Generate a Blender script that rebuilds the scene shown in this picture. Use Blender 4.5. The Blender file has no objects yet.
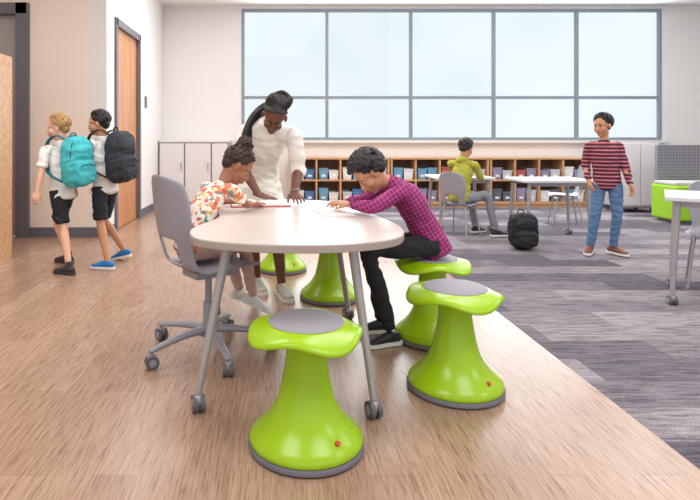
import bpy, bmesh, math, random
from mathutils import Vector as V, Matrix, noise
random.seed(7)
sc = bpy.context.scene
F=550.0; U0=276.0; V0=139.0; H=1.1

# ---------------------------------------------------------------- materials
def lin(c):
    return tuple(((x/255)/12.92 if x/255<=0.04045 else (((x/255)+0.055)/1.055)**2.4) for x in c)+(1,)
MC={}
def mat(name, rgb, rough=0.6, metal=0.0, var=0.06, scale=30, bump=0.0, spec=0.5, sub=0.0):
    if name in MC: return MC[name]
    m=bpy.data.materials.new(name); m.use_nodes=True
    nt=m.node_tree; b=nt.nodes['Principled BSDF']
    b.inputs['Roughness'].default_value=rough; b.inputs['Metallic'].default_value=metal
    b.inputs['Specular IOR Level'].default_value=spec
    if sub>0:
        b.inputs['Subsurface Weight'].default_value=sub
        b.inputs['Subsurface Radius'].default_value=(0.02,0.008,0.004)
        b.inputs['Subsurface Scale'].default_value=0.5
    tc=nt.nodes.new('ShaderNodeTexCoord'); n=nt.nodes.new('ShaderNodeTexNoise')
    n.inputs['Scale'].default_value=scale; n.inputs['Detail'].default_value=3
    nt.links.new(tc.outputs['Object'],n.inputs['Vector'])
    r=nt.nodes.new('ShaderNodeValToRGB'); c=lin(rgb)
    r.color_ramp.elements[0].position=0.3; r.color_ramp.elements[1].position=0.7
    r.color_ramp.elements[0].color=tuple(x*(1-var) for x in c[:3])+(1,)
    r.color_ramp.elements[1].color=tuple(min(1,x*(1+var)) for x in c[:3])+(1,)
    nt.links.new(n.outputs['Fac'],r.inputs['Fac']); nt.links.new(r.outputs['Color'],b.inputs['Base Color'])
    if bump>0:
        bp=nt.nodes.new('ShaderNodeBump'); bp.inputs['Strength'].default_value=bump; bp.inputs['Distance'].default_value=0.01
        nt.links.new(n.outputs['Fac'],bp.inputs['Height']); nt.links.new(bp.outputs['Normal'],b.inputs['Normal'])
    MC[name]=m; return m

def node_mat(name, rough=0.6):
    m=bpy.data.materials.new(name); m.use_nodes=True; nt=m.node_tree
    b=nt.nodes['Principled BSDF']; b.inputs['Roughness'].default_value=rough
    MC[name]=m
    return m,nt,b
def ramp(nt, fac, stops, interp='LINEAR'):
    r=nt.nodes.new('ShaderNodeValToRGB'); cr=r.color_ramp; cr.interpolation=interp
    while len(cr.elements)<len(stops): cr.elements.new(0.5)
    for e,(p,c) in zip(cr.elements,stops): e.position=p; e.color=lin(c)
    nt.links.new(fac,r.inputs['Fac']); return r.outputs['Color']
def coords(nt, scale=(1,1,1), rot=(0,0,0)):
    tc=nt.nodes.new('ShaderNodeTexCoord'); mp=nt.nodes.new('ShaderNodeMapping')
    mp.inputs['Scale'].default_value=scale; mp.inputs['Rotation'].default_value=rot
    nt.links.new(tc.outputs['Object'],mp.inputs['Vector']); return mp.outputs['Vector']
def mix(nt,a,b,fac=0.5,mode='MIX'):
    x=nt.nodes.new('ShaderNodeMix'); x.data_type='RGBA'; x.blend_type=mode
    if isinstance(fac,float): x.inputs[0].default_value=fac
    else: nt.links.new(fac,x.inputs[0])
    nt.links.new(a,x.inputs[6]); nt.links.new(b,x.inputs[7]); return x.outputs[2]

# wood floor (planks run along Y)
m_wood,nt,b=node_mat('wood_floor_vinyl',0.27)
br=nt.nodes.new('ShaderNodeTexBrick')
nt.links.new(coords(nt,(1,1,1),(0,0,math.pi/2)),br.inputs['Vector'])
br.inputs['Scale'].default_value=1; br.inputs['Brick Width'].default_value=1.2; br.inputs['Row Height'].default_value=0.15
br.inputs['Mortar Size'].default_value=0.001; br.inputs['Mortar Smooth'].default_value=0.2
br.inputs['Color1'].default_value=lin((194,166,146)); br.inputs['Color2'].default_value=lin((178,149,129)); br.inputs['Mortar'].default_value=lin((150,122,104))
n=nt.nodes.new('ShaderNodeTexNoise'); n.inputs['Scale'].default_value=1; n.inputs['Detail'].default_value=7; n.inputs['Roughness'].default_value=0.75
nt.links.new(coords(nt,(110,6,1)),n.inputs['Vector'])
g=ramp(nt,n.outputs['Fac'],[(0.34,(176,154,140)),(0.48,(228,218,210)),(0.68,(255,252,248))])
nt.links.new(mix(nt,br.outputs['Color'],g,1.0,'MULTIPLY'),b.inputs['Base Color'])
bp=nt.nodes.new('ShaderNodeBump'); bp.inputs['Strength'].default_value=0.10; bp.inputs['Distance'].default_value=0.003
nt.links.new(n.outputs['Fac'],bp.inputs['Height']); nt.links.new(bp.outputs['Normal'],b.inputs['Normal'])
# carpet
m_carpet,nt,b=node_mat('carpet_tiles',0.95)
b.inputs['Specular IOR Level'].default_value=0.15
br=nt.nodes.new('ShaderNodeTexBrick')
nt.links.new(coords(nt),br.inputs['Vector'])
br.inputs['Scale'].default_value=1; br.inputs['Brick Width'].default_value=1.0; br.inputs['Row Height'].default_value=0.25
br.inputs['Mortar Size'].default_value=0.0; br.inputs['Bias'].default_value=0.1
br.inputs['Color1'].default_value=lin((202,194,198)); br.inputs['Color2'].default_value=lin((126,120,130)); br.inputs['Mortar'].default_value=lin((90,86,95))
n=nt.nodes.new('ShaderNodeTexNoise'); n.inputs['Scale'].default_value=1; n.inputs['Detail'].default_value=5; n.inputs['Roughness'].default_value=0.75
nt.links.new(coords(nt,(5,45,1)),n.inputs['Vector'])
g=ramp(nt,n.outputs['Fac'],[(0.34,(130,126,134)),(0.5,(220,217,220)),(0.66,(255,252,252))])
n2=nt.nodes.new('ShaderNodeTexNoise'); n2.inputs['Scale'].default_value=160; n2.inputs['Detail'].default_value=2
nt.links.new(coords(nt),n2.inputs['Vector'])
g2=ramp(nt,n2.outputs['Fac'],[(0.3,(190,190,190)),(0.7,(255,255,255))])
nt.links.new(mix(nt,mix(nt,br.outputs['Color'],g,1.0,'MULTIPLY'),g2,1.0,'MULTIPLY'),b.inputs['Base Color'])
# door/shelf wood
def woodmat(name,c1,c2,sc_=(18,18,1.5)):
    m,nt,b=node_mat(name,0.45)
    n=nt.nodes.new('ShaderNodeTexNoise'); n.inputs['Scale'].default_value=1; n.inputs['Detail'].default_value=5
    nt.links.new(coords(nt,sc_),n.inputs['Vector'])
    nt.links.new(ramp(nt,n.outputs['Fac'],[(0.3,c1),(0.7,c2)]),b.inputs['Base Color']); return m
m_door=woodmat('door_wood',(176,116,74),(204,146,100))
m_shelf=woodmat('shelf_wood',(186,138,98),(210,166,124),(2,20,20))
# window shade
m_shade=bpy.data.materials.new('roller_shade_backlit'); m_shade.use_nodes=True; nt=m_shade.node_tree
for x in list(nt.nodes): nt.nodes.remove(x)
o=nt.nodes.new('ShaderNodeOutputMaterial'); em=nt.nodes.new('ShaderNodeEmission'); tr=nt.nodes.new('ShaderNodeBsdfTransparent'); mx=nt.nodes.new('ShaderNodeMixShader')
n=nt.nodes.new('ShaderNodeTexNoise'); n.inputs['Scale'].default_value=0.5; n.inputs['Detail'].default_value=1
nt.links.new(coords(nt),n.inputs['Vector'])
nt.links.new(ramp(nt,n.outputs['Fac'],[(0.35,(220,234,240)),(0.65,(232,241,245))]),em.inputs['Color'])
em.inputs['Strength'].default_value=1.12; mx.inputs['Fac'].default_value=0.2
nt.links.new(em.outputs[0],mx.inputs[1]); nt.links.new(tr.outputs[0],mx.inputs[2]); nt.links.new(mx.outputs[0],o.inputs['Surface'])
# plaid
def plaid(name,base,dark,light,sx=9.0,sz=9.0):
    m,nt,b=node_mat(name,0.85)
    def w(d,s,ph=0):
        x=nt.nodes.new('ShaderNodeTexWave'); x.bands_direction=d; x.inputs['Scale'].default_value=s; x.inputs['Phase Offset'].default_value=ph
        nt.links.new(coords(nt,(1,1,1),(0.0,0.55,0.1)),x.inputs['Vector']); return x.outputs['Fac']
    a=ramp(nt,w('X',sx),[(0.0,dark),(0.3,base),(0.8,base),(0.9,light)])
    c=ramp(nt,w('Z',sz),[(0.0,dark),(0.3,base),(0.8,base),(0.9,light)])
    nt.links.new(mix(nt,a,c,0.5),b.inputs['Base Color']); return m
m_plaid=plaid('plaid_shirt_cloth',(150,34,96),(62,36,100),(190,80,136),15,15)
m_str,nt,b=node_mat('striped_shirt_cloth',0.85)
w=nt.nodes.new('ShaderNodeTexWave'); w.bands_direction='Z'; w.inputs['Scale'].default_value=9
nt.links.new(coords(nt),w.inputs['Vector'])
nt.links.new(ramp(nt,w.outputs['Fac'],[(0.0,(52,36,58)),(0.42,(160,40,62)),(0.9,(195,140,142))],'CONSTANT'),b.inputs['Base Color'])
m_print,nt,b=node_mat('printed_dress_cloth',0.85)
vo=nt.nodes.new('ShaderNodeTexVoronoi'); vo.inputs['Scale'].default_value=48
nt.links.new(coords(nt),vo.inputs['Vector'])
sp=nt.nodes.new('ShaderNodeSeparateColor'); nt.links.new(vo.outputs['Color'],sp.inputs[0])
nt.links.new(ramp(nt,sp.outputs[0],[(0.0,(240,232,220)),(0.3,(226,130,96)),(0.5,(244,236,226)),(0.66,(90,150,150)),(0.76,(232,190,120)),(0.88,(220,100,84))],'CONSTANT'),b.inputs['Base Color'])
m_perf,nt,b=node_mat('perforated_panel',0.7)
vo=nt.nodes.new('ShaderNodeTexVoronoi'); vo.inputs['Scale'].default_value=24; vo.inputs['Randomness'].default_value=0
nt.links.new(coords(nt),vo.inputs['Vector'])
nt.links.new(ramp(nt,vo.outputs['Distance'],[(0.0,(70,70,76)),(0.3,(128,126,132))],'CONSTANT'),b.inputs['Base Color'])

m_wallw=mat('wall_paint_white',(230,226,224),0.9,var=0.01,scale=2)
m_wallb=mat('wall_paint_beige',(240,224,210),0.9,var=0.01,scale=2)
m_wallg=mat('wall_paint_grey',(198,194,194),0.9,var=0.01,scale=2)
m_ceil=mat('ceiling_tile_white',(240,240,238),0.95,var=0.02,scale=20)
m_dark=mat('trim_dark_grey',(104,102,110),0.5,var=0.04)
m_frame=mat('window_frame_grey',(134,144,154),0.4,var=0.03)
m_lock=mat('locker_laminate',(222,216,216),0.5,var=0.02)
m_green=mat('lime_plastic',(154,194,12),0.27,var=0.03,scale=6)
m_greenf=mat('lime_fabric',(150,196,40),0.8,var=0.06,scale=60)
m_pad=mat('grey_pad',(146,142,150),0.75,var=0.12,scale=220)
m_rub=mat('grey_rubber',(112,110,118),0.6,var=0.05)
m_chair=mat('chair_shell_grey',(150,148,158),0.38,var=0.03,scale=8)
m_metal=mat('leg_metal_grey',(170,164,166),0.35,metal=0.3,var=0.03)
m_cast=mat('caster_grey',(96,96,104),0.4,var=0.05)
m_top=mat('table_laminate',(204,192,186),0.3,var=0.02,scale=4)
m_topw=mat('table_laminate_white',(220,216,216),0.35,var=0.02,scale=4)
m_edge=mat('table_edge_band',(166,152,144),0.4,var=0.02)
m_paper=mat('book_paper',(246,244,240),0.8,var=0.03,scale=60)
m_red=mat('book_red_cover',(196,44,44),0.5)
m_sL=mat('skin_light',(228,178,152),0.55,var=0.04,scale=14,sub=0.12)
m_sM=mat('skin_tan',(196,140,106),0.55,var=0.04,scale=14,sub=0.1)
m_sB=mat('skin_brown',(158,104,74),0.55,var=0.05,scale=14,sub=0.1)
m_sD=mat('skin_dark',(108,66,48),0.5,var=0.05,scale=14,sub=0.08)
m_eye=mat('eye_white',(232,228,222),0.3,var=0.01)
m_iris=mat('eye_iris',(40,24,18),0.3,var=0.1)
m_lip=mat('lips',(176,96,86),0.5,var=0.05)
m_lipd=mat('lips_dark',(130,64,58),0.5,var=0.05)
m_hblk=mat('hair_black',(28,22,22),0.5,var=0.3,scale=90,bump=0.4)
m_hbrn=mat('hair_brown',(52,34,26),0.6,var=0.3,scale=90,bump=0.4)
m_hbld=mat('hair_blond',(176,134,88),0.6,var=0.25,scale=90,bump=0.4)
m_white=mat('white_cotton',(238,234,230),0.9,var=0.02,scale=20)
m_cream=mat('cream_dress_cloth',(236,230,222),0.9,var=0.02,scale=20)
m_black=mat('black_cloth',(34,34,40),0.9,var=0.15,scale=60)
m_jean=mat('denim_blue',(92,124,160),0.9,var=0.15,scale=60)
m_greyp=mat('grey_trouser_cloth',(132,136,146),0.9,var=0.1,scale=60)
m_hood=mat('olive_hoodie_cloth',(172,170,66),0.95,var=0.08,scale=50)
m_pink=mat('pink_legging',(206,170,160),0.9)
m_shw=mat('sneaker_white',(232,230,226),0.6)
m_shg=mat('sneaker_stone',(176,172,160),0.7)
m_shb=mat('sneaker_black',(30,30,34),0.6)
m_shbl=mat('sneaker_blue',(30,120,190),0.6,var=0.2,scale=40)
m_shbr=mat('shoe_brown',(120,72,54),0.6)
m_boot=mat('shoe_charcoal',(62,56,58),0.7)
m_teal=mat('backpack_turquoise',(70,184,190),0.8,var=0.15,scale=25)
m_bagd=mat('backpack_black',(44,46,54),0.75,var=0.12,scale=25)
m_bagk=mat('backpack_jet',(24,24,28),0.7,var=0.15,scale=25)
m_silver=mat('brushed_steel',(190,190,190),0.3,metal=0.9)

# ---------------------------------------------------------------- mesh helpers
class MB:
    def __init__(s): s.v=[]; s.f=[]; s.m=[]
    def add(s,vf,m=0):
        o=len(s.v); s.v+= [V(p) for p in vf[0]]
        for f in vf[1]: s.f.append([i+o for i in f]); s.m.append(m)
        return s
GM={}
def group(name,loc=(0,0,0),rz=0.0,scale=1.0):
    e=bpy.data.objects.new(name,None); sc.collection.objects.link(e)
    e.empty_display_size=0.1; e.location=loc; e.rotation_euler=(0,0,rz); e.scale=(scale,)*3
    GM[e.name]=Matrix.Translation(V(loc))@Matrix.Rotation(rz,4,'Z'); return e
def obj(mb,name,mats,parent=None,world=False,voxel=None,smooth=0,bevel=None,subsurf=0,solid=None,wr=None,sharp=40,flat=False):
    me=bpy.data.meshes.new(name); me.from_pydata([tuple(v) for v in mb.v],[],mb.f)
    if not isinstance(mats,(list,tuple)): mats=[mats]
    for m in mats: me.materials.append(m)
    for p,mi in zip(me.polygons,mb.m): p.material_index=mi
    bm=bmesh.new(); bm.from_mesh(me); bmesh.ops.remove_doubles(bm,verts=bm.verts,dist=1e-5)
    bmesh.ops.recalc_face_normals(bm,faces=bm.faces); bm.to_mesh(me); bm.free()
    ob=bpy.data.objects.new(name,me); sc.collection.objects.link(ob)
    if voxel:
        r=ob.modifiers.new('r','REMESH'); r.mode='VOXEL'; r.voxel_size=voxel; r.use_smooth_shade=True
        if smooth:
            s=ob.modifiers.new('s','SMOOTH'); s.iterations=smooth; s.factor=0.5
        dg=bpy.context.evaluated_depsgraph_get(); me2=bpy.data.meshes.new_from_object(ob.evaluated_get(dg))
        ob.modifiers.clear(); ob.data=me2; me=me2
        if not me.materials:
            for m in mats: me.materials.append(m)
        if wr:
            amp,fr=wr; nm=[v.normal.copy() for v in me.vertices]
            for v,nn in zip(me.vertices,nm):
                p=v.co; q=V((p.x*fr+p.z*fr*.7,p.y*fr-p.z*fr*.5,p.z*fr*1.6))
                rd=1-2*abs(noise.noise(q))
                v.co+=nn*amp*(0.8*rd-0.35+0.5*noise.noise(p*fr*2.0))
        for p in me.polygons: p.use_smooth=True
    else:
        if not flat:
            for p in me.polygons: p.use_smooth=True
            try: me.set_sharp_from_angle(angle=math.radians(sharp))
            except Exception: pass
        if solid:
            s=ob.modifiers.new('so','SOLIDIFY'); s.thickness=solid; s.offset=0
        if bevel:
            bv=ob.modifiers.new('b','BEVEL'); bv.width=bevel; bv.segments=2; bv.limit_method='ANGLE'
        if subsurf:
            s=ob.modifiers.new('ss','SUBSURF'); s.levels=subsurf; s.render_levels=subsurf
    if parent:
        ob.parent=parent
        if world: ob.matrix_parent_inverse=GM[parent.name].inverted()
    return ob
def crom(pts,k):
    if k<=1 or len(pts)<3: return pts
    out=[]; n=len(pts)
    for i in range(n-1):
        p0=pts[max(i-1,0)];p1=pts[i];p2=pts[i+1];p3=pts[min(i+2,n-1)]
        for j in range(k):
            t=j/k
            out.append([0.5*((2*b)+(c-a)*t+(2*a-5*b+4*c-d)*t*t+(3*b-a-3*c+d)*t**3) for a,b,c,d in zip(p0,p1,p2,p3)])
    out.append(list(pts[-1])); return out
def loft(path,rad,side=(1,0,0),n=14,cap=1.0,k=4):
    rr=[(r,r) if isinstance(r,(int,float)) else r for r in rad]
    pts=crom([list(V(p))+[a,b] for p,(a,b) in zip(path,rr)],k)
    C=[V(p[:3]) for p in pts]; R=[(max(p[3],1e-4),max(p[4],1e-4)) for p in pts]
    vs=[];side=V(side); N=len(C); T=[]
    for i in range(N):
        t=C[min(i+1,N-1)]-C[max(i-1,0)]
        T.append(t.normalized() if t.length>1e-9 else V((0,0,1)))
    s=side; rings=[]
    def fr(t,s):
        q=s-t*s.dot(t)
        if q.length<0.15: q=V((0.3,0.9,0.31))-t*V((0.3,0.9,0.31)).dot(t)
        q.normalize(); return q,t.cross(q).normalized()
    def ring(c,t,a,b,sd):
        q,w=fr(t,sd); rings.append([c+q*a*math.cos(2*math.pi*i/n)+w*b*math.sin(2*math.pi*i/n) for i in range(n)]); return q
    h0=min(R[0])*cap; h1=min(R[-1])*cap
    for ph in (80,55,28):
        p=math.radians(ph); ring(C[0]-T[0]*h0*math.sin(p),T[0],R[0][0]*math.cos(p),R[0][1]*math.cos(p),s)
    for i in range(N): ring(C[i],T[i],R[i][0],R[i][1],s)
    for ph in (28,55,80):
        p=math.radians(ph); ring(C[-1]+T[-1]*h1*math.sin(p),T[-1],R[-1][0]*math.cos(p),R[-1][1]*math.cos(p),s)
    v=[p for r in rings for p in r]; f=[]
    for i in range(len(rings)-1):
        for j in range(n):
            a=i*n+j;b_=i*n+(j+1)%n; f.append([a,b_,b_+n,a+n])
    f.append(list(range(n))[::-1]); f.append([(len(rings)-1)*n+j for j in range(n)])
    return v,f
def ell(c,r,R=None,e=1.0,nu=18,nv=12):
    if isinstance(r,(int,float)): r=(r,r,r)
    c=V(c); v=[];f=[]
    def sp(x): return math.copysign(abs(x)**e,x)
    for i in range(1,nv):
        th=math.pi*i/nv
        for j in range(nu):
            ph=2*math.pi*j/nu
            p=V((r[0]*sp(math.sin(th))*sp(math.cos(ph)),r[1]*sp(math.sin(th))*sp(math.sin(ph)),r[2]*sp(math.cos(th))))
            v.append(c+(R@p if R else p))
    t=len(v); p=V((0,0,r[2])); v.append(c+(R@p if R else p)); p=-p; v.append(c+(R@p if R else p))
    for i in range(nv-2):
        for j in range(nu):
            a=i*nu+j;b_=i*nu+(j+1)%nu; f.append([a,b_,b_+nu,a+nu])
    for j in range(nu):
        f.append([t,(j+1)%nu,j]); f.append([t+1,(nv-2)*nu+j,(nv-2)*nu+(j+1)%nu])
    return v,f
def box(c,d,R=None):
    c=V(c);v=[]
    for x in (-1,1):
        for y in (-1,1):
            for z in (-1,1):
                p=V((x*d[0]/2,y*d[1]/2,z*d[2]/2)); v.append(c+(R@p if R else p))
    return v,[[0,1,3,2],[4,6,7,5],[0,4,5,1],[2,3,7,6],[0,2,6,4],[1,5,7,3]]
def bx(x0,x1,y0,y1,z0,z1): return box(((x0+x1)/2,(y0+y1)/2,(z0+z1)/2),(x1-x0,y1-y0,z1-z0))
def cyl(p0,p1,r0,r1=None,n=18):
    r1=r0 if r1 is None else r1
    p0=V(p0);p1=V(p1);t=(p1-p0).normalized(); s=V((1,0,0)) if abs(t.x)<0.8 else V((0,1,0))
    q=(s-t*s.dot(t)).normalized(); w=t.cross(q); v=[];f=[]
    for c,r in ((p0,r0),(p1,r1)):
        for j in range(n):
            a=2*math.pi*j/n; v.append(c+q*r*math.cos(a)+w*r*math.sin(a))
    for j in range(n): f.append([j,(j+1)%n,n+(j+1)%n,n+j])
    f.append(list(range(n))[::-1]); f.append(list(range(n,2*n))); return v,f
def lathe(prof,n=48,c=(0,0,0),fn=None):
    c=V(c);v=[];f=[]
    for i,(r,z) in enumerate(prof):
        for j in range(n):
            a=2*math.pi*j/n; rr,zz=(r,z) if fn is None else fn(i,r,z,a)
            v.append(c+V((rr*math.cos(a),rr*math.sin(a),zz)))
    for i in range(len(prof)-1):
        for j in range(n):
            a=i*n+j;b_=i*n+(j+1)%n; f.append([a,b_,b_+n,a+n])
    f.append(list(range(n))[::-1]); f.append([(len(prof)-1)*n+j for j in range(n)]); return v,f
def prism(outline,z0,z1):
    n=len(outline); v=[V((x,y,z0)) for x,y in outline]+[V((x,y,z1)) for x,y in outline]
    f=[list(range(n))[::-1],list(range(n,2*n))]+[[j,(j+1)%n,n+(j+1)%n,n+j] for j in range(n)]
    return v,f

# ---------------------------------------------------------------- room
def room(name,vfs,m,bevel=None):
    mb=MB()
    for x in vfs: mb.add(x)
    return obj(mb,name,m,flat=True,bevel=bevel)
BW=9.3
room('floor',[bx(-5,1.41,-2.5,9.6,-0.1,0)],m_wood)
room('floor_carpet',[bx(1.41,8.6,-2.5,9.6,-0.1,0)],m_carpet)
room('ceiling',[bx(-5,8.6,-2.5,9.6,3.36,3.46)],m_ceil)
wx0,wx1,wz0,wz1=-0.558,6.49,1.083,3.30
room('wall_back',[bx(-2.0,wx0,BW,BW+0.25,0,3.36),bx(wx1,8.6,BW,BW+0.25,0,3.36),bx(wx0,wx1,BW,BW+0.25,0,wz0),bx(wx0,wx1,BW,BW+0.25,wz1,3.36)],m_wallw)
dy0,dy1,dz=6.49,7.63,2.5
room('wall_left',[bx(-2.1,-1.9,6.17,dy0,0,3.36),bx(-2.1,-1.9,dy1,BW,0,3.36),bx(-2.1,-1.9,dy0,dy1,dz,3.36)],m_wallw)
room('wall_front_left',[bx(-2.78,-2.1,6.17,6.37,0,3.36),bx(-5,-2.78,6.17,6.37,2.62,3.36),bx(-5,-4.2,6.17,6.37,0,2.62)],m_wallb)
room('wall_far_left',[bx(-5.1,-5,-2.5,6.37,0,3.36)],m_wallb)
room('wall_right',[bx(8.5,8.6,-2.5,BW,0,3.36)],m_wallw)
room('baseboard_left',[bx(-1.9,-1.885,6.17,dy0-0.05,0,0.11),bx(-1.9,-1.885,dy1+0.05,8.8,0,0.11)],m_dark)
room('baseboard_front_left',[bx(-2.78,-1.885,6.155,6.17,0,0.11)],m_dark)
room('baseboard_back',[bx(5.1,8.5,BW-0.015,BW,0,0.11)],m_dark)
# window
mb=MB(); yf=BW-0.01
def wpx(u): return (u-U0)*BW/F
def zpx(v): return H+(V0-v)*BW/F
bars=[243,327,411,494,577,660]; t=0.024
for i,u in enumerate(bars):
    x=wpx(u); mb.add(bx(x-t,x+t,yf,yf+0.10,wz0,wz1))
for z,tt in ((wz0+0.022,0.022),(wz1-0.025,0.025),(zpx(97.5),0.024)):
    mb.add(bx(wx0,wx1,yf+0.002,yf+0.098,z-tt,z+tt))
g=group('window_1',(3,BW,wz0)); obj(mb,'window_frame',m_frame,g,world=True,flat=True)
mb=MB().add(bx(wx0+0.02,wx1-0.02,yf+0.06,yf+0.064,wz0+0.02,wz1-0.03)); obj(mb,'roller_shade',m_shade,g,world=True,flat=True)
room('trim_1',[bx(wx0-0.1,wx1+0.1,BW-0.09,BW+0.02,wz0-0.05,wz0-0.001)],m_topw)
m_ext=mat('exterior_stucco',(90,104,114),0.9)
v,f=prism([(-2.5,0),(2.9,0),(2.9,6.6),(0.6,3.2),(-2.5,3.2)],0,3); v=[V((p.x-0.0,14+p.z,p.y)) for p in v]
obj(MB().add((v,f)),'exterior_building',m_ext,flat=True)
# doors
g=group('door_1',(-1.93,(dy0+dy1)/2,0))
mb=MB().add(bx(-1.965,-1.925,dy0+0.05,dy1-0.05,0.01,dz-0.05)); obj(mb,'door_slab',m_door,g,world=True,bevel=0.003,flat=True)
mb=MB()
for a in (bx(-2.1,-1.875,dy0-0.02,dy0+0.05,0,dz+0.04),bx(-2.1,-1.875,dy1-0.05,dy1+0.02,0,dz+0.04),bx(-2.1,-1.875,dy0,dy1,dz-0.05,dz+0.04)): mb.add(a)
obj(mb,'door_frame',m_dark,g,world=True,flat=True)
mb=MB().add(cyl((-1.925,dy0+0.15,1.0),(-1.86,dy0+0.15,1.0),0.014)).add(cyl((-1.865,dy0+0.14,1.0),(-1.865,dy0+0.28,1.0),0.011)).add(bx(-1.926,-1.918,dy0+0.12,dy0+0.18,0.93,1.08))
obj(mb,'door_handle',m_silver,g,world=True)
g=group('door_2',(-3.5,6.2,0))
mb=MB().add(bx(-4.13,-2.88,6.24,6.29,0.01,2.5)); obj(mb,'door_slab',mat('door_paint_grey',(168,160,156),0.6,var=0.02),g,world=True,flat=True)
mb=MB().add(bx(-2.90,-2.76,6.12,6.37,0,2.62)).add(bx(-4.2,-4.13,6.12,6.37,0,2.62)).add(bx(-4.2,-2.78,6.12,6.37,2.5,2.62)); obj(mb,'door_frame',m_dark,g,world=True,flat=True)
room('light_switch',[bx(-1.9,-1.885,7.95,8.05,1.55,1.72)],m_dark,0.003)
# lockers
g=group('storage_locker',(-1.3,9.0,0))
mb=MB().add(bx(-1.89,-0.76,8.86,BW-0.005,0.0,1.07)); obj(mb,'carcass',m_frame,g,world=True,flat=True)
mb=MB(); xs=[-1.88,-1.47,-1.04,-0.77]
for a,b_ in zip(xs,xs[1:]): mb.add(bx(a+0.012,b_-0.012,8.835,8.86,0.09,1.03))
mb.add(bx(-1.89,-0.75,8.83,BW-0.005,1.045,1.08))
obj(mb,'locker_doors',m_lock,g,world=True,bevel=0.004,flat=True)
mb=MB()
for b_ in xs[1:]: mb.add(bx(b_-0.06,b_-0.045,8.815,8.836,0.6,0.72))
obj(mb,'locker_pulls',m_silver,g,world=True)
# bookcases
m_in=mat('shelf_interior',(150,112,84),0.6)
bins=[(80,120,170),(200,204,210),(222,222,226),(110,160,190),(180,90,90),(96,100,112),(232,232,230),(150,140,170)]
bm_=[mat('bin_%d'%i,c,0.5) for i,c in enumerate(bins)]
def bin_(mb,x0,x1,y0,y1,z0,z1,m):
    w=.008; q=.012
    v=[V(p) for p in ((x0+q,y0+q,z0),(x1-q,y0+q,z0),(x1-q,y1-q,z0),(x0+q,y1-q,z0),(x0,y0,z1),(x1,y0,z1),(x1,y1,z1),(x0,y1,z1),
       (x0+w,y0+w,z1),(x1-w,y0+w,z1),(x1-w,y1-w,z1),(x0+w,y1-w,z1),(x0+q+w,y0+q+w,z0+w),(x1-q-w,y0+q+w,z0+w),(x1-q-w,y1-q-w,z0+w),(x0+q+w,y1-q-w,z0+w))]
    f=[[3,2,1,0],[12,13,14,15]]
    for i in range(4):
        j=(i+1)%4; f+= [[i,j,4+j,4+i],[4+i,4+j,8+j,8+i],[8+i,8+j,12+j,12+i]]
    mb.add((v,f),m); mb.add(bx(x0-.004,x1+.004,y0-.006,y0,z1-.02,z1),m); mb.add(bx((x0+x1)/2-.03,(x0+x1)/2+.03,y0-.002,y0+.01,z0+.04,z0+.075),6)
for k in range(3):
    x0=0.25+k*1.6; x1=x0+1.58; zt=0.80
    g=group('bookcase',((x0+x1)/2,9.05,0)); mb=MB()
    mb.add(bx(x0,x1,8.85,BW-0.02,zt-0.03,zt)).add(bx(x0,x1,8.85,BW-0.02,0.05,0.09)).add(bx(x0,x1,8.87,BW-0.02,0.0,0.05))
    for i in range(5):
        x=x0+0.015+i*(1.55/4); mb.add(bx(x-0.014,x+0.014,8.855,BW-0.03,0.09,zt-0.03))
    mb.add(bx(x0,x1,8.86,BW-0.03,0.42,0.445)); obj(mb,'case',m_shelf,g,world=True,flat=True)
    obj(MB().add(bx(x0+0.01,x1-0.01,BW-0.03,BW-0.02,0.06,zt-0.02)),'back_panel',m_in,g,world=True,flat=True)
    mb=MB()
    for i in range(4):
        for r in range(2):
            xa=x0+0.04+i*(1.55/4); zb=(0.092,0.447)[r]
            bin_(mb,xa+0.015,xa+0.165,8.90,9.2,zb,zb+random.uniform(.15,.22),random.randrange(8)); bin_(mb,xa+0.18,xa+0.335,8.90,9.2,zb,zb+random.uniform(.14,.2),random.randrange(8))
    obj(mb,'storage_bins',bm_,g,world=True,flat=True)
# left wooden bookcase (near left edge)
g=group('tall_bookcase',(-2.95,4.85,0)); mb=MB(); xa,xb,ya,yb=-3.43,-2.45,4.72,5.12
mb.add(bx(xa,xa+0.03,ya,yb,0,1.86)).add(bx(xb-0.03,xb,ya,yb,0,1.86)).add(bx(xa,xb,yb-0.02,yb,0,1.86))
for z in (0.05,0.5,0.95,1.4,1.83): mb.add(bx(xa+.03,xb-.03,ya+.004,yb-.02,z,z+0.03))
obj(mb,'case',m_shelf,g,world=True,flat=True)
# mobile cabinet
g=group('storage_cabinet',(5.42,8.5,0)); mb=MB().add(bx(5.13,5.72,8.2,8.7,0.08,1.04))
obj(mb,'carcass',m_wallg,g,world=True,bevel=0.01,flat=True)
mb=MB().add(bx(5.15,5.42,8.185,8.2,0.11,1.01)).add(bx(5.43,5.70,8.185,8.2,0.11,1.01)); obj(mb,'cabinet_doors',m_lock,g,world=True,bevel=0.004,flat=True)
mb=MB()
for x in (5.2,5.65):
    for y in (8.26,8.64): mb.add(cyl((x-0.012,y,0.04),(x+0.012,y,0.04),0.04)).add(cyl((x,y,.05),(x,y,.085),.012))
obj(mb,'casters',m_cast,g,world=True)
# lounge bench
g=group('lounge_bench',(6.0,7.2,0))
obj(MB().add(bx(5.14,7.0,7.05,7.55,0.04,0.50)),'upholstered_seat',m_greenf,g,world=True,bevel=0.03,flat=True)
obj(MB().add(bx(5.24,7.01,7.55,7.62,0.03,1.02)),'screen_panel',m_perf,g,world=True,bevel=0.01,flat=True)
obj(MB().add(bx(5.15,6.99,7.08,7.5,0.50,0.54)),'seat_top',m_wallg,g,world=True,bevel=0.01,flat=True)
obj(MB().add(bx(5.2,6.9,7.1,7.5,0.0,0.045)),'plinth',m_dark,g,world=True,flat=True)

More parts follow.
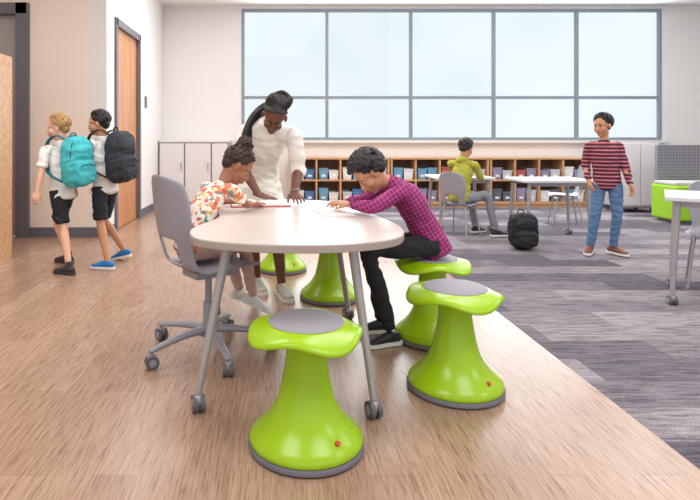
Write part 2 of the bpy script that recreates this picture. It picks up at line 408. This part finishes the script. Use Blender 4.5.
# ---------------------------------------------------------------- furniture
def wobble_stool(x,y,rz=0.4):
    g=group('wobble_stool',(x,y,0),rz)
    obj(MB().add(lathe([(0.0,0),(0.19,0.0),(0.207,0.008),(0.208,0.020),(0.204,0.026),(0.0,0.026)],56)),'rubber_base_ring',m_rub,g)
    pr=[(0.0,0.024),(0.198,0.024),(0.204,0.032),(0.200,0.046),(0.182,0.064),(0.155,0.088),(0.128,0.120),(0.106,0.160),(0.092,0.21),(0.080,0.27),(0.073,0.32),(0.072,0.35),(0.080,0.382),(0.10,0.402),(0.0,0.404)]
    obj(MB().add(lathe(pr,56)),'pedestal',m_green,g,sharp=60)
    pf=[(0.0,0.390),(0.08,0.390),(0.12,0.405),(0.165,0.409),(0.196,0.404),(0.207,0.406),(0.210,0.413),(0.205,0.422),(0.190,0.431),(0.168,0.438),(0.150,0.443),(0.142,0.4455),(0.0,0.4455)]
    def fn(i,r,z,a):
        k=max(0,(r-0.135)/0.072); k=k*k*(3-2*k) if k<1 else 1
        c=math.cos(4*a)
        return r*(1+0.035*c*k), z-0.015*k*(c*0.9+0.35)
    obj(MB().add(lathe(pf,96,fn=fn)),'seat',m_green,g,sharp=75)
    obj(MB().add(lathe([(0,0.44),(0.134,0.44),(0.137,0.447),(0.132,0.4495),(0,0.4505)],56)),'seat_pad',m_pad,g)
    a=-math.pi/2+0.62-rz; r=0.166
    obj(MB().add(cyl((r*math.cos(a),r*math.sin(a),0.076),((r+.006)*math.cos(a),(r+.006)*math.sin(a),0.083),0.009)),'badge',m_red,g)
for p in ((0.108,1.98,0.5),(0.79,2.43,0.2),(0.86,3.03,0.7),(0.373,3.8,0.1),(0.05,4.62,0.3)): wobble_stool(*p)

def caster(mb,x,y,a=0.0,r=0.03):
    d=V((math.cos(a),math.sin(a),0))
    for s_ in (-1,1): mb.add(cyl(V((x,y,r))+d*s_*0.006,V((x,y,r))+d*s_*0.024,r,n=20),1)
    for s_ in (-1,1): mb.add(cyl(V((x,y,r))+d*s_*0.024,V((x,y,r))+d*s_*0.027,r*0.55,n=16),0)
    mb.add(ell((x,y,r*1.35),(r*0.75,r*0.75,r*0.85)),0); mb.add(cyl((x,y,r*1.5),(x,y,r*2.6),0.008),0)
def shell(mb,parent,mt):
    prof=[(.225,.425,.15),(.215,.447,.19),(.15,.458,.215),(.05,.452,.225),(-.06,.446,.222),(-.14,.452,.205),(-.195,.485,.175),(-.222,.54,.165),(-.24,.61,.185),(-.252,.70,.205),(-.264,.80,.205),(-.278,.88,.185),(-.29,.93,.14)]
    nw=8; v=[];f=[]
    for i,(x,z,w) in enumerate(prof):
        for j in range(nw+1):
            q=-1+2*j/nw
            seat=1 if i<5 else 0; back=min(1,max(0,(i-4)/3))
            v.append(V((x+0.055*back*q*q+(-0.02*abs(q)**3 if i==0 else 0),w*q,z+0.018*seat*q*q+(-0.03*q*q if i==len(prof)-1 else 0))))
    for i in range(len(prof)-1):
        for j in range(nw):
            if i in (6,7) and 2<=j<=5: continue
            a=i*(nw+1)+j; f.append([a,a+1,a+nw+2,a+nw+1])
    m=MB().add((v,f)); ob=obj(m,'seat_shell',mt,parent,solid=0.016,subsurf=2); return ob
def office_chair(x,y,rz):
    g=group('office_chair',(x,y,0),rz); shell(None,g,m_chair)
    mb=MB().add(box((0.0,0,0.415),(0.22,0.16,0.035))).add(cyl((0,0,0.09),(0,0,0.26),0.028)).add(cyl((0,0,0.25),(0,0,0.41),0.018))
    mb.add(cyl((0,0,0.085),(0,0,0.15),0.045,0.035))
    obj(mb,'gas_column',m_chair,g,bevel=0.004)
    mb=MB(); mc=MB()
    for i in range(5):
        a=math.radians(72*i+5)-rz; d=V((math.cos(a),math.sin(a),0))
        mb.add(loft([V((0,0,0.118))+d*0.02,V((0,0,0.115))+d*0.15,V((0,0,0.085))+d*0.33],[(0.027,0.022),(0.022,0.017),(0.018,0.012)],(-d.y,d.x,0),n=12))
        caster(mc,d.x*0.325,d.y*0.325,a+1.3,0.032)
    obj(mb,'star_base',m_chair,g); obj(mc,'casters',[m_chair,m_cast],g)
office_chair(-0.35,2.85,math.radians(36))
def student_chair(x,y,rz,s=.8):
    g=group('student_chair',(x,y,0),rz,s); shell(None,g,m_chair)
    mb=MB()
    for sx in (1,-1):
        for sy in (1,-1):
            mb.add(loft([(0.08*sx,0.13*sy,0.44),(0.13*sx,0.16*sy,0.42),(0.20*sx,0.21*sy,0.012)],[0.011]*3,(1,0,0),n=10))
            mb.add(cyl((0.20*sx,0.21*sy,0),(0.20*sx,0.21*sy,0.02),0.015))
    mb.add(cyl((0.13,0.16,0.42),(-0.13,0.16,0.42),0.01)).add(cyl((0.13,-0.16,0.42),(-0.13,-0.16,0.42),0.01))
    obj(mb,'legs',m_metal,g)
student_chair(2.07,6.2,0.75); student_chair(3.68,7.0,math.pi-0.3,.85); student_chair(3.27,4.08,-2.18,.85)

def ctab(ctrl,k=8):
    n=len(ctrl); out=[]
    for i in range(n):
        p=[ctrl[(i+d)%n] for d in (-1,0,1,2)]
        for j in range(k):
            t=j/k; out.append(tuple(0.5*((2*b)+(c-a)*t+(2*a-5*b+4*c-d)*t*t+(3*b-a-3*c+d)*t**3) for a,b,c,d in zip(*p)))
    return out
g=group('activity_table',(0,2.8,0))
ctrl=[(-.375,2.38),(-.31,2.20),(-.12,2.10),(.1,2.07),(.3,2.10),(.47,2.20),(.55,2.36),(.57,2.56),(.54,2.80),(.50,3.05),(.48,3.3),(.38,3.52),(.1,3.64),(-.2,3.63),(-.42,3.53),(-.51,3.34),(-.47,3.17),(-.36,3.06),(-.30,2.9),(-.31,2.72),(-.36,2.55)]
ol=ctab(ctrl); obj(MB().add(prism(ol,0.668,0.698)),'edge_band',m_edge,g,world=True,bevel=0.003,flat=True)
cx,cy=0.05,2.8
obj(MB().add(prism([(cx+(x-cx)*0.992,cy+(y-cy)*0.994) for x,y in ol],0.690,0.7)),'tabletop',m_top,g,world=True,flat=True)
mb=MB(); mc=MB()
for (tx,ty),(bx_,by_) in (((-.20,2.30),(-.315,2.22)),((.315,2.28),(.385,2.17)),((-.3,3.4),(-.38,3.45)),((.34,3.3),(.44,3.36))):
    mb.add(cyl((tx,ty,0.672),(bx_,by_,0.07),0.021,0.014)); mb.add(cyl((tx,ty,0.66),(tx,ty,0.673),0.04)); mb.add(cyl((bx_,by_,0.05),(bx_,by_,0.08),0.016))
    caster(mc,bx_,by_,0.35,0.034)
obj(mb,'legs',m_metal,g,world=True); obj(mc,'casters',[m_metal,m_cast],g,world=True)
def rect_table(name,cx,cy,w,d,z,top,rz=0.0):
    g=group(name,(cx,cy,0),rz); x0,x1,y0,y1=-w/2,w/2,-d/2,d/2
    obj(MB().add(bx(x0,x1,y0,y1,z-0.03,z)),'tabletop',top,g,bevel=0.006,flat=True)
    mb=MB(); mc=MB()
    for sx,x in ((-1,x0+0.07),(1,x1-0.07)):
        for sy,y in ((-1,y0+0.07),(1,y1-0.07)):
            mb.add(cyl((x,y,z-0.03),(x+sx*0.03,y+sy*0.02,0.06),0.02,0.016)); caster(mc,x+sx*0.03,y+sy*0.02,0.4)
    mb.add(bx(x0+.07,x1-.07,y0+.06,y0+.08,z-.07,z-.03)).add(bx(x0+.07,x1-.07,y1-.08,y1-.06,z-.07,z-.03))
    obj(mb,'legs',m_metal,g); obj(mc,'casters',[m_metal,m_cast],g)
rect_table('classroom_table',2.275,6.85,.69,.6,0.64,m_topw)
rect_table('classroom_table',3.04,6.125,.76,.55,0.66,m_topw)
rect_table('classroom_table',3.26,3.53,1.25,.62,0.72,m_topw,-math.radians(35))

# open book
def open_book(x,y,z,rz,w=0.16,h=0.22,cover=m_red):
    g=group('open_book',(x,y,z),rz)
    obj(MB().add(box((0,0,0.003),(2*w+0.014,h+0.012,0.005))),'cover',cover,g,flat=True)
    xs=[w*i/10 for i in range(11)]
    top=[(q,0.008+0.020*math.sin(min(1,q/(w*0.45))*math.pi/2)*(1-0.75*(q/w))) for q in xs]
    for s_ in (-1,1):
        o=[(q*s_,zz) for q,zz in top]+[(w*s_,0.006),(0,0.006)]
        v,f=prism(o,-h/2,h/2); v=[V((p.x,p.z,p.y)) for p in v]; obj(MB().add((v,f)),'pages',m_paper,g)
open_book(-0.10,3.34,0.7,0.12,.17,.23)
g=group('exercise_book',(0.31,2.96,0.70),0.3)
obj(MB().add(box((0,0,0.003),(0.16,0.22,0.006))),'pages',m_paper,g,flat=True)

# ---------------------------------------------------------------- people
def frame(fwd,up):
    f=V(fwd).normalized(); u=V(up); u=(u-f*u.dot(f)).normalized(); r=f.cross(u)
    return Matrix((r,f,u)).transposed()
def head(g,c,fwd,up,hs,skin,hairm,style,neck,neck_r,lip):
    R=frame(fwd,up); c=V(c)
    def L(p): return c+R@(V(p)*hs)
    def E(mb,p,r,e=1.0,m=0): mb.add(ell(L(p),tuple(q*hs for q in (r if not isinstance(r,(int,float)) else (r,)*3)),R,e),m)
    mb=MB()
    E(mb,(0,-.012,.032),(.073,.092,.084)); E(mb,(0,.018,-.035),(.057,.064,.074)); E(mb,(0,.052,-.088),(.026,.024,.020))
    for s_ in (-1,1):
        E(mb,(.034*s_,.050,-.030),(.026,.028,.028)); E(mb,(.077*s_,-.006,-.008),(.010,.018,.030)); E(mb,(.030*s_,.068,.021),(.022,.011,.009))
        E(mb,(.010*s_,.089,-.032),(.009,.010,.008))
    mb.add(loft([L((0,.076,.014)),L((0,.088,-.010)),L((0,.098,-.028))],[.008*hs,.009*hs,.012*hs],R@V((1,0,0)),n=10))
    E(mb,(0,.078,-.057),(.024,.014,.018))
    mb.add(loft([L((0,-.02,-.04)),L((0,-.015,-.085)),V(neck)],[.046*hs,.045*hs,neck_r],R@V((1,0,0)),n=16))
    obj(mb,'head',skin,g,world=True,voxel=0.0042*hs,smooth=5)
    mb=MB()
    for s_ in (-1,1): E(mb,(.029*s_,.0680,.000),(.0125,.010,.0062))
    obj(mb,'eyes',m_eye,g,world=True)
    mb=MB()
    for s_ in (-1,1):
        E(mb,(.029*s_,.0745,-.0005),(.0058,.0048,.0058))
    obj(mb,'irises',m_iris,g,world=True)
    mb=MB()
    for s_ in (-1,1):
        mb.add(loft([L((.014*s_,.080,.021)),L((.030*s_,.079,.026)),L((.046*s_,.068,.021))],[.0032*hs,.0036*hs,.0022*hs],(0,0,1),n=8))
    obj(mb,'eyebrows',hairm,g,world=True)
    mb=MB()
    for s_ in (-1,1):
        mb.add(loft([L((.015*s_,.072,.003)),L((.029*s_,.0755,.0075)),L((.043*s_,.067,.003))],[.0035*hs]*3,(0,0,1),n=8))
    obj(mb,'eyelids',skin,g,world=True)
    mb=MB(); E(mb,(0,.0885,-.053),(.019,.006,.0042)); E(mb,(0,.0875,-.061),(.016,.007,.0052)); obj(mb,'lips',lip,g,world=True)
    # hair
    mb=MB(); rnd=random.Random(len(style)*7)
    cen=V((0,-.020,.042)); rad=V((.079,.091,.083))
    if style!='braids': E(mb,tuple(cen),tuple(rad))
    else: E(mb,(0,-.024,.040),(.077,.089,.081))
    E(mb,(0,-.060,-.005),(.064,.048,.058))
    def scatter(nn,size,lift,zmin=-0.1,front=0.35,elong=1.0):
        k=0
        while k<nn:
            d=V((rnd.gauss(0,1),rnd.gauss(0,1),rnd.gauss(0,1))).normalized()
            if d.y>0.1 and d.z<front+0.25*d.y: continue
            if d.z<-0.55+0.9*max(0,d.y+0.1) : continue
            p=V((cen.x+d.x*(rad.x+lift),cen.y+d.y*(rad.y+lift),cen.z+d.z*(rad.z+lift)))
            q=size*rnd.uniform(.75,1.25)
            if elong>1:
                tdir=V((0.15*rnd.gauss(0,1)+d.x*0.1,0.55 if d.z>0.3 else -0.1,-0.7)); tdir=(tdir-d*tdir.dot(d)).normalized()
                mb.add(loft([L(p-tdir*q*elong),L(p+d*q*.4),L(p+tdir*q*elong)],[q*.5*hs,q*.8*hs,q*.25*hs],R@d,n=8,k=2))
            else: E(mb,tuple(p),q)
            k+=1
    if style=='short': scatter(110,.012,.002,elong=2.2,front=.45)
    elif style=='mop': scatter(120,.014,.004,elong=2.4,front=.40)
    elif style=='curly': scatter(420,.0135,.020,front=.28)
    elif style=='bun':
        scatter(240,.010,.006,front=.42)
        for i in range(90):
            d=V((rnd.gauss(0,1),rnd.gauss(0,1),rnd.gauss(0,1))).normalized()*rnd.uniform(.036,.05)
            E(mb,tuple(V((0,-.055,.138))+d),rnd.uniform(.009,.014))
        E(mb,(0,-.055,.138),.042)
    elif style=='braids':
        for i in range(26):
            a=-1.25+2.5*i/25
            x0=.079*math.sin(a); p0=(x0*1.0,.060*math.cos(a)*0.9,.060+.030*math.cos(a)); p1=(x0*.75,-.01,.118-.03*abs(math.sin(a))); p2=(x0*.25,-.07,.120)
            mb.add(loft([L(p0),L(p1),L(p2)],[.0065*hs]*3,(0,0,1),n=8))
        # braids swept back over the crown and tied behind
        for i in range(30):
            a=2*math.pi*i/30
            c0=V((.075*math.cos(a)-.005,-.035+.055*math.sin(a),.092)); c1=V((.070*math.cos(a)-.02,-.055+.035*math.sin(a),.132+.012*math.sin(3*a))); c2=V((-.025+.03*math.cos(a),-.105+.02*math.sin(a),.105)); c3=V((-.02+.02*math.cos(a),-.125,.055))
            mb.add(loft([L(c0),L(c1),L(c2),L(c3)],[.0105*hs]*4,(0,0,1),n=8))
        E(mb,(-.012,-.060,.098),(.066,.056,.040))
    obj(mb,'hair',hairm,g,world=True,voxel=0.0036*hs,smooth=1)
def hand(mb,w,d,n,side,s,curl=0.35):
    f=V(d).normalized(); n=V(n); n=(n-f*n.dot(f)).normalized(); a=f.cross(n)*side; w=V(w)
    mb.add(loft([w-f*.03*s,w,w+f*.03*s,w+f*.065*s,w+f*.085*s],[(.024*s,.02*s),(.025*s,.018*s),(.036*s,.016*s),(.040*s,.015*s),(.037*s,.012*s)],a,n=14))
    for i,(o,l) in enumerate(((.030,.068),(.0105,.078),(-.0095,.072),(-.029,.056))):
        p=w+f*(.084-.004*abs(i-1.2))*s+a*o*s; pts=[p-f*.01*s]; cu=curl*(0.5+0.1*i); dd=f+a*(.10-.07*i)
        for seg in (.45,.32,.23):
            dd=(f*math.cos(cu)+n*math.sin(cu)+a*(.08-.055*i)).normalized(); p=p+dd*l*seg*s; pts.append(p.copy()); cu+=curl
        mb.add(loft(pts,[.0085*s,.0082*s,.0075*s,.0062*s],a,n=8,k=3))
    p=w+f*.022*s+a*.026*s; d1=(f*.65+a*.65+n*.35).normalized(); d2=(f*.85+a*.25+n*.4).normalized()
    mb.add(loft([p-d1*.01*s,p+d1*.032*s,p+d1*.032*s+d2*.030*s,p+d1*.032*s+d2*.05*s],[.012*s,.011*s,.009*s,.007*s],n,n=8,k=3))
def shoe(g,an,fwd,s,up_m,sole_m,pitch=0.0,high=False):
    f=V((fwd[0],fwd[1],0)).normalized(); f=(f*math.cos(pitch)-V((0,0,1))*math.sin(pitch)).normalized()
    sd=f.cross(V((0,0,1))).normalized(); u=sd.cross(f).normalized(); o=V(an)-u*0.085*s
    def L(x,y,z): return o+sd*x*s+f*y*s+u*z*s
    mb=MB()
    prof=[(-.060,.050,.026,.030),(-.03,.052,.034,.038),(.02,.055,.037,.042),(.07,.048,.040,.034),(.12,.038,.044,.025),(.165,.032,.040,.020),(.185,.030,.028,.015)]
    mb.add(loft([L(0,y,z) for y,z,a,b in prof],[(a*s,b*s) for y,z,a,b in prof],sd,n=16,cap=.6))
    mb.add(loft([L(0,-.01,.05),L(0,-.008,.085 if not high else .13)],[(.036*s,.040*s),(.037*s,.040*s)],sd,n=16,cap=.2))
    obj(mb,'shoe_upper',up_m,g,world=True,voxel=0.005*s,smooth=3)
    out=[(0,-.085),(.024,-.076),(.035,-.05),(.036,0),(.040,.06),(.048,.12),(.044,.165),(.028,.195),(0,.207),(-.028,.195),(-.044,.165),(-.046,.12),(-.036,.06),(-.034,0),(-.034,-.05),(-.024,-.076)]
    v,ff=prism(ctab(out,3),0,.026); v=[L(p.x,p.y,p.z) for p in v]
    obj(MB().add((v,ff)),'shoe_sole',sole_m,g,world=True)
    mb=MB()
    for i in range(4): mb.add(loft([L(-.018,.045+.022*i,.083-.008*i),L(0,.045+.022*i,.090-.009*i),L(.018,.045+.022*i,.083-.008*i)],[.003*s]*3,f,n=6))
    obj(mb,'shoe_laces',sole_m,g,world=True)
def person(name,s,P,C,N,Hc,hf,hup,hs,sh,el,wr,kn,an,toe,skin,hairm,style,shirt,pants,shoes,
           sleeve='short',ptype='long',hem=.05,hd=None,hn=None,curl=.35,hips=None,skirt=None,pitch=(0,0),lip=None,leg_r=1.0,slim=.9,collar=None,high=False,hood=False):
    P,C,N=V(P),V(C),V(N); sh=[V(x) for x in sh]; el=[V(x) for x in el]; wr=[V(x) for x in wr]; kn=[V(x) for x in kn]; an=[V(x) for x in an]
    g=group(name,((an[0].x+an[1].x)/2,(an[0].y+an[1].y)/2,min(an[0].z,an[1].z)-.085*s))
    lat=(sh[1]-sh[0]).normalized(); up=(C-P).normalized(); lip=lip or m_lip
    k=s*slim
    head(g,Hc,hf,hup,hs,skin,hairm,style,N,.05*k,lip)
    latp=lat.copy(); latp.z*=0.3; latp.normalize()
    hp=[P-latp*.085*s-V((0,0,.02*s)),P+latp*.085*s-V((0,0,.02*s))] if hips is None else [V(h) for h in hips]
    # shirt
    mb=MB(); fat=1.06 if not skirt else 1.12
    path=[P-up*hem*s,P+up*.02*s,P.lerp(C,.55),C,C.lerp(N,.62),N+up*.0]
    r=[(.162,.118),(.158,.114),(.145,.104),(.160,.112),(.135,.088),(.062,.060)]
    mb.add(loft(path,[(a*k*fat,b*k*fat) for a,b in r],lat,n=24,cap=.25))
    inn=C.lerp(N,.62)
    for i in (0,1):
        q=inn.lerp(sh[i],.45)
        if sleeve=='long': pts=[q,sh[i],sh[i].lerp(el[i],.5),el[i],el[i].lerp(wr[i],.5),el[i].lerp(wr[i],.93)]; rr=[.062,.062,.056,.051,.045,.036]
        elif sleeve=='elbow': pts=[q,sh[i],sh[i].lerp(el[i],.5),el[i],el[i].lerp(wr[i],.2)]; rr=[.062,.064,.062,.058,.054]
        else: pts=[q,sh[i],sh[i].lerp(el[i],.4),sh[i].lerp(el[i],.72)]; rr=[.060,.062,.062,.064]
        mb.add(loft(pts,[x*k for x in rr],lat,n=16,cap=.2 if sleeve!='long' else .4))
    if collar: mb.add(loft([N-(N-C).normalized()*.02*s,N+(V(Hc)-N).normalized()*.025*s],[.066*k,.062*k],lat,n=18,cap=.1))
    if hood: mb.add(ell(N-V(hf).normalized()*.05*s-V((0,0,.01)),(.10*k,.085*k,.06*k)))
    if skirt:
        a,b_=skirt; mb.add(loft([P+up*.10*s,P-V((0,0,.05))*s,P-V((0,0,.2))*s,a],[(.170*k,.13*k),(.195*k,.16*k),(.22*k,.19*k),b_],lat,n=24,cap=.1))
    obj(mb,'shirt' if not skirt else 'dress',shirt,g,world=True,voxel=.0075 if s>.9 else .006,smooth=7,wr=(.012*s,9))
    # arms + hands
    mb=MB()
    for i in (0,1):
        mb.add(loft([sh[i],sh[i].lerp(el[i],.5),el[i],el[i].lerp(wr[i],.35),wr[i]],[x*k for x in (.046,.046,.037,.039,.025)],lat,n=14))
    obj(mb,'arms',skin,g,world=True,voxel=.006,smooth=4)
    mb=MB()
    for i in (0,1):
        d=V(hd[i]) if hd else (wr[i]-el[i]); nn=V(hn[i]) if hn else V((0,0,-1)); sg=1 if i==0 else -1
        hand(mb,wr[i],d,nn,sg,s*1.0,curl)
    obj(mb,'hands',skin,g,world=True,voxel=.0027 if s<.9 else .0032,smooth=2)
    # legs
    if ptype!='none':
        mb=MB(); mb.add(loft([P+up*.05*s,P,P-up*.05*s],[(.140*k,.104*k),(.15*k,.11*k),(.12*k,.10*k)],latp,n=22,cap=.7))
        for i in (0,1):
            if ptype=='long': pts=[hp[i],hp[i].lerp(kn[i],.5),kn[i],kn[i].lerp(an[i],.5),kn[i].lerp(an[i],.95)]; rr=[.088,.080,.062,.058,.048]
            else: pts=[hp[i],hp[i].lerp(kn[i],.5),hp[i].lerp(kn[i],.92)]; rr=[.090,.088,.086]
            mb.add(loft(pts,[x*k*leg_r for x in rr],latp,n=16,cap=.4 if ptype=='long' else .12))
        obj(mb,'trousers' if ptype=='long' else 'shorts',pants,g,world=True,voxel=.0065,smooth=4,wr=(.010*s,12))
    if ptype!='long':
        mb=MB()
        for i in (0,1):
            mb.add(loft([hp[i],hp[i].lerp(kn[i],.5),kn[i],kn[i].lerp(an[i],.35),an[i],an[i]-V((0,0,.02*s))],[x*k for x in (.075,.068,.050,.052,.033,.034)],latp,n=14))
        obj(mb,'legs',skin,g,world=True,voxel=.006,smooth=4)
    for i in (0,1): shoe(g,an[i],toe[i],s*.98,shoes[0],shoes[1],pitch[i],high)
    return g

# woman leaning on table
gw=person('woman',1.0,(-.15,3.98,.90),(-.10,3.81,1.07),(-.05,3.655,1.205),(-.01,3.53,1.245),(-.12,-.68,-.74),(.18,-.50,.82),.98,
  [(-.20,3.74,1.145),(.12,3.655,1.115)],[(-.24,3.66,.935),(.15,3.67,.905)],[(-.11,3.53,.745),(.12,3.53,.755)],
  [(-.18,3.96,.48),(.0,3.92,.48)],[(-.14,4.02,.085),(.04,3.86,.085)],[(.3,-1),(.3,-1)],m_sD,m_hblk,'braids',m_cream,m_cream,(m_shg,m_shw),
  sleeve='elbow',ptype='none',hd=[(.6,-.6,-.15),(.15,-.8,-.2)],curl=.12,skirt=(V((-.1,3.95,.48)),(.21,.19)),lip=m_lipd,collar=True)
mb=MB()
for i in range(14):
    o=V((random.uniform(-.025,.025),random.uniform(-.02,.02),random.uniform(-.025,.025)))
    mb.add(loft([V((-.0,3.62,1.345))+o*.5,V((-.07,3.67,1.315))+o,V((-.15,3.665,1.235))+o,V((-.195,3.635,1.11))+o*1.2,V((-.21,3.62,.98-.03*(i%4)))+o*1.3],[.009,.009,.008,.007,.004],n=8))
obj(mb,'long_braids',m_hblk,gw,world=True)
mb=MB()
mb.add(loft([V((.12,3.535,.785))+V((.029*math.cos(a),.029*math.sin(a),.008*math.sin(a))) for a in [i*math.pi/6 for i in range(13)]],[.003]*13,n=8))
obj(mb,'bracelet',m_silver,gw,world=True)
# girl
person('girl',.64,(-.45,2.87,.535),(-.375,2.96,.75),(-.295,3.03,.85),(-.215,3.085,.945),(.72,.05,-.60),(.42,.15,.8),.88,
  [(-.39,3.11,.825),(-.235,2.94,.825)],[(-.40,3.21,.735),(-.16,2.99,.745)],[(-.25,3.27,.728),(-.13,3.14,.730)],
  [(-.28,3.09,.515),(-.18,2.98,.515)],[(-.21,3.20,.22),(-.13,3.12,.21)],[(.6,.3),(.8,.1)],m_sB,m_hbrn,'bun',m_print,m_pink,(m_shw,m_shw),
  sleeve='short',ptype='long',hem=.04,curl=.2,pitch=(.35,.45),hd=[(1,.2,0),(.5,.8,0)])
# boy in plaid shirt at table
person('boy',.76,(.85,3.02,.545),(.73,3.0,.76),(.615,2.99,.87),(.505,2.965,.915),(-.62,-.15,-.76),(-.68,-.05,.72),.90,
  [(.655,2.865,.825),(.64,3.12,.825)],[(.50,2.80,.755),(.485,3.14,.752)],[(.40,2.93,.745),(.39,3.05,.745)],
  [(.50,2.92,.50),(.52,3.11,.50)],[(.615,2.93,.068),(.60,3.12,.068)],[(-1,-.3),(-1,-.1)],m_sM,m_hblk,'curly',m_plaid,m_black,(m_shb,m_shw),
  sleeve='long',ptype='long',hem=.09,curl=.45,collar=True,hd=[(-.7,.6,.1),(-.8,-.3,.1)])
# walking boys on the left
person('boy',.77,(-1.79,4.63,.685),(-1.81,4.64,.90),(-1.825,4.645,1.06),(-1.845,4.65,1.195),(-.95,-.15,-.12),(-.1,0,1),.92,
  [(-1.90,4.53,1.01),(-1.76,4.77,1.01)],[(-1.91,4.47,.82),(-1.78,4.85,.82)],[(-1.93,4.44,.68),(-1.87,4.82,.68)],
  [(-1.76,4.55,.38),(-1.90,4.78,.38)],[(-1.68,4.46,.07),(-1.84,4.87,.07)],[(-.85,.35),(-.85,.4)],m_sL,m_hbld,'short',m_white,m_black,(m_boot,m_boot),
  sleeve='short',ptype='short',hem=.10,collar=True,hn=[(0,1,0),(0,-1,0)],high=True,curl=.4)
person('boy',.80,(-1.49,4.80,.70),(-1.52,4.81,.93),(-1.535,4.815,1.10),(-1.555,4.82,1.235),(-.97,-.1,-.15),(-.15,0,1),.92,
  [(-1.60,4.69,1.045),(-1.47,4.94,1.045)],[(-1.63,4.66,.85),(-1.50,5.00,.85)],[(-1.70,4.64,.70),(-1.60,4.97,.70)],
  [(-1.50,4.70,.39),(-1.54,4.92,.39)],[(-1.42,4.64,.07),(-1.38,5.00,.09)],[(-.8,.2),(-.9,.3)],m_sM,m_hblk,'short',m_white,m_black,(m_shbl,m_shw),
  sleeve='short',ptype='short',hem=.08,collar=True,hn=[(0,1,0),(0,-1,0)],pitch=(0,.25),curl=.4)
# standing boy in striped shirt
person('boy',.79,(3.13,5.2,.70),(3.11,5.2,.93),(3.095,5.195,1.085),(3.075,5.185,1.225),(-.85,-.5,-.15),(-.12,-.05,1),.90,
  [(3.0,5.27,1.03),(3.22,5.17,1.03)],[(2.985,5.30,.85),(3.255,5.13,.84)],[(2.97,5.22,.71),(3.25,5.04,.68)],
  [(3.03,5.22,.38),(3.20,5.16,.38)],[(3.01,5.27,.075),(3.21,5.24,.075)],[(-.6,-.7),(.35,-.9)],m_sM,m_hblk,'mop',m_str,m_jean,(m_shbr,m_shw),
  sleeve='long',ptype='long',hem=.07,hn=[(1,0,0),(-1,0,0)],curl=.4)
# seated boy in hoodie
person('boy',.78,(2.08,6.22,.45),(2.12,6.26,.70),(2.15,6.29,.86),(2.18,6.31,.99),(.75,.6,-.35),(.2,.15,1),.92,
  [(2.03,6.38,.82),(2.23,6.18,.82)],[(2.12,6.50,.69),(2.33,6.24,.66)],[(2.26,6.62,.68),(2.36,6.48,.68)],
  [(2.25,6.42,.46),(2.38,6.20,.46)],[(2.33,6.42,.075),(2.46,6.16,.075)],[(.8,.4),(.9,.1)],m_sM,m_hblk,'short',m_hood,m_greyp,(m_shb,m_shw),
  sleeve='long',ptype='long',hem=.06,hood=True,hd=[(.5,.6,0),(.2,.8,0)])

# backpacks
def backpack(x,y,z,rz,m1,m2,sx=.28,sz=.42,worn=True):
    g=group('backpack',(x,y,z),rz)
    mb=MB().add(ell((0,0,sz/2),(.085,sx/2,sz/2),e=.62,nu=32,nv=20)).add(ell((-.085,0,sz*.30),(.05,sx*.38,sz*.24),e=.6,nu=28,nv=16)).add(ell((-.07,0,sz*.70),(.03,sx*.36,sz*.14),e=.7))
    obj(mb,'bag_body',m1,g,voxel=.006,smooth=3,wr=(.008,10))
    mb=MB()
    for s_ in (-1,1):
        q=s_*sx*.28
        if worn: mb.add(loft([(.06,q,sz*.93),(.15,q*1.1,sz*1.02),(.255,q*1.15,sz*.90),(.27,q*1.3,sz*.6),(.18,q*1.8,sz*.28),(.05,q*1.4,sz*.12)],[(.020,.006)]*6,(0,1,0),n=10))
        else: mb.add(loft([(.07,q,sz*.9),(.12,q,sz*.6),(.08,q,sz*.15)],[(.02,.006)]*3,(0,1,0),n=10))
    mb.add(loft([(.05,-.03,sz*.97),(.05,-.02,sz*1.06),(.05,.02,sz*1.06),(.05,.03,sz*.97)],[.006]*4,n=8))
    mb.add(loft([(-.137,-sx*.28,sz*.42),(-.142,0,sz*.47),(-.137,sx*.28,sz*.42)],[.004]*3,n=6))
    mb.add(loft([(-.05,-sx*.44,sz*.35),(-.06,-sx*.38,sz*.85),(-.04,0,sz*.97),(-.06,sx*.38,sz*.85),(-.05,sx*.44,sz*.35)],[.005]*5,n=6))
    obj(mb,'straps',m2,g)
a=math.atan2(.5,-.85)
backpack(-1.64,4.54,.70,a,m_teal,mat('strap_dark_teal',(30,100,120),.7),.27,.42)
a=math.atan2(.4,-.9)
backpack(-1.34,4.735,.72,a,m_bagd,m_bagk,.29,.45)
backpack(2.47,5.5,0.004,math.pi/2,m_bagk,m_bagd,.28,.36,False)

# ---------------------------------------------------------------- light, world, camera
w=bpy.data.worlds.new('World'); sc.world=w; w.use_nodes=True
w.node_tree.nodes['Background'].inputs[0].default_value=(0.92,0.96,1,1); w.node_tree.nodes['Background'].inputs[1].default_value=1.15
for x in (-1.6,1.6,5.0):
    for y in (0.5,3.6,6.9):
        l=bpy.data.lights.new('ceiling_light','AREA'); l.shape='RECTANGLE'; l.size=1.8; l.size_y=1.2; l.energy=52; l.color=(1,.985,.975)
        o=bpy.data.objects.new('ceiling_light',l); o.location=(x,y,3.3); sc.collection.objects.link(o)
l=bpy.data.lights.new('window_daylight','AREA'); l.shape='RECTANGLE'; l.size=6.8; l.size_y=2.0; l.energy=190; l.color=(.9,.96,1)
o=bpy.data.objects.new('window_daylight',l); o.location=(3,9.2,2.2); o.rotation_euler=(math.radians(-90),0,0); sc.collection.objects.link(o)
cam=bpy.data.cameras.new('Camera'); co=bpy.data.objects.new('Camera',cam); sc.collection.objects.link(co); sc.camera=co
cam.sensor_width=36; cam.sensor_fit='HORIZONTAL'; cam.lens=F/700*36
co.location=(0,0,H); co.rotation_euler=(math.radians(90),0,0)
cam.shift_x=(350-U0)/700; cam.shift_y=-(250-V0)/700
cam.clip_start=.05
sc.view_settings.view_transform='Standard'
sc.view_settings.look='None'
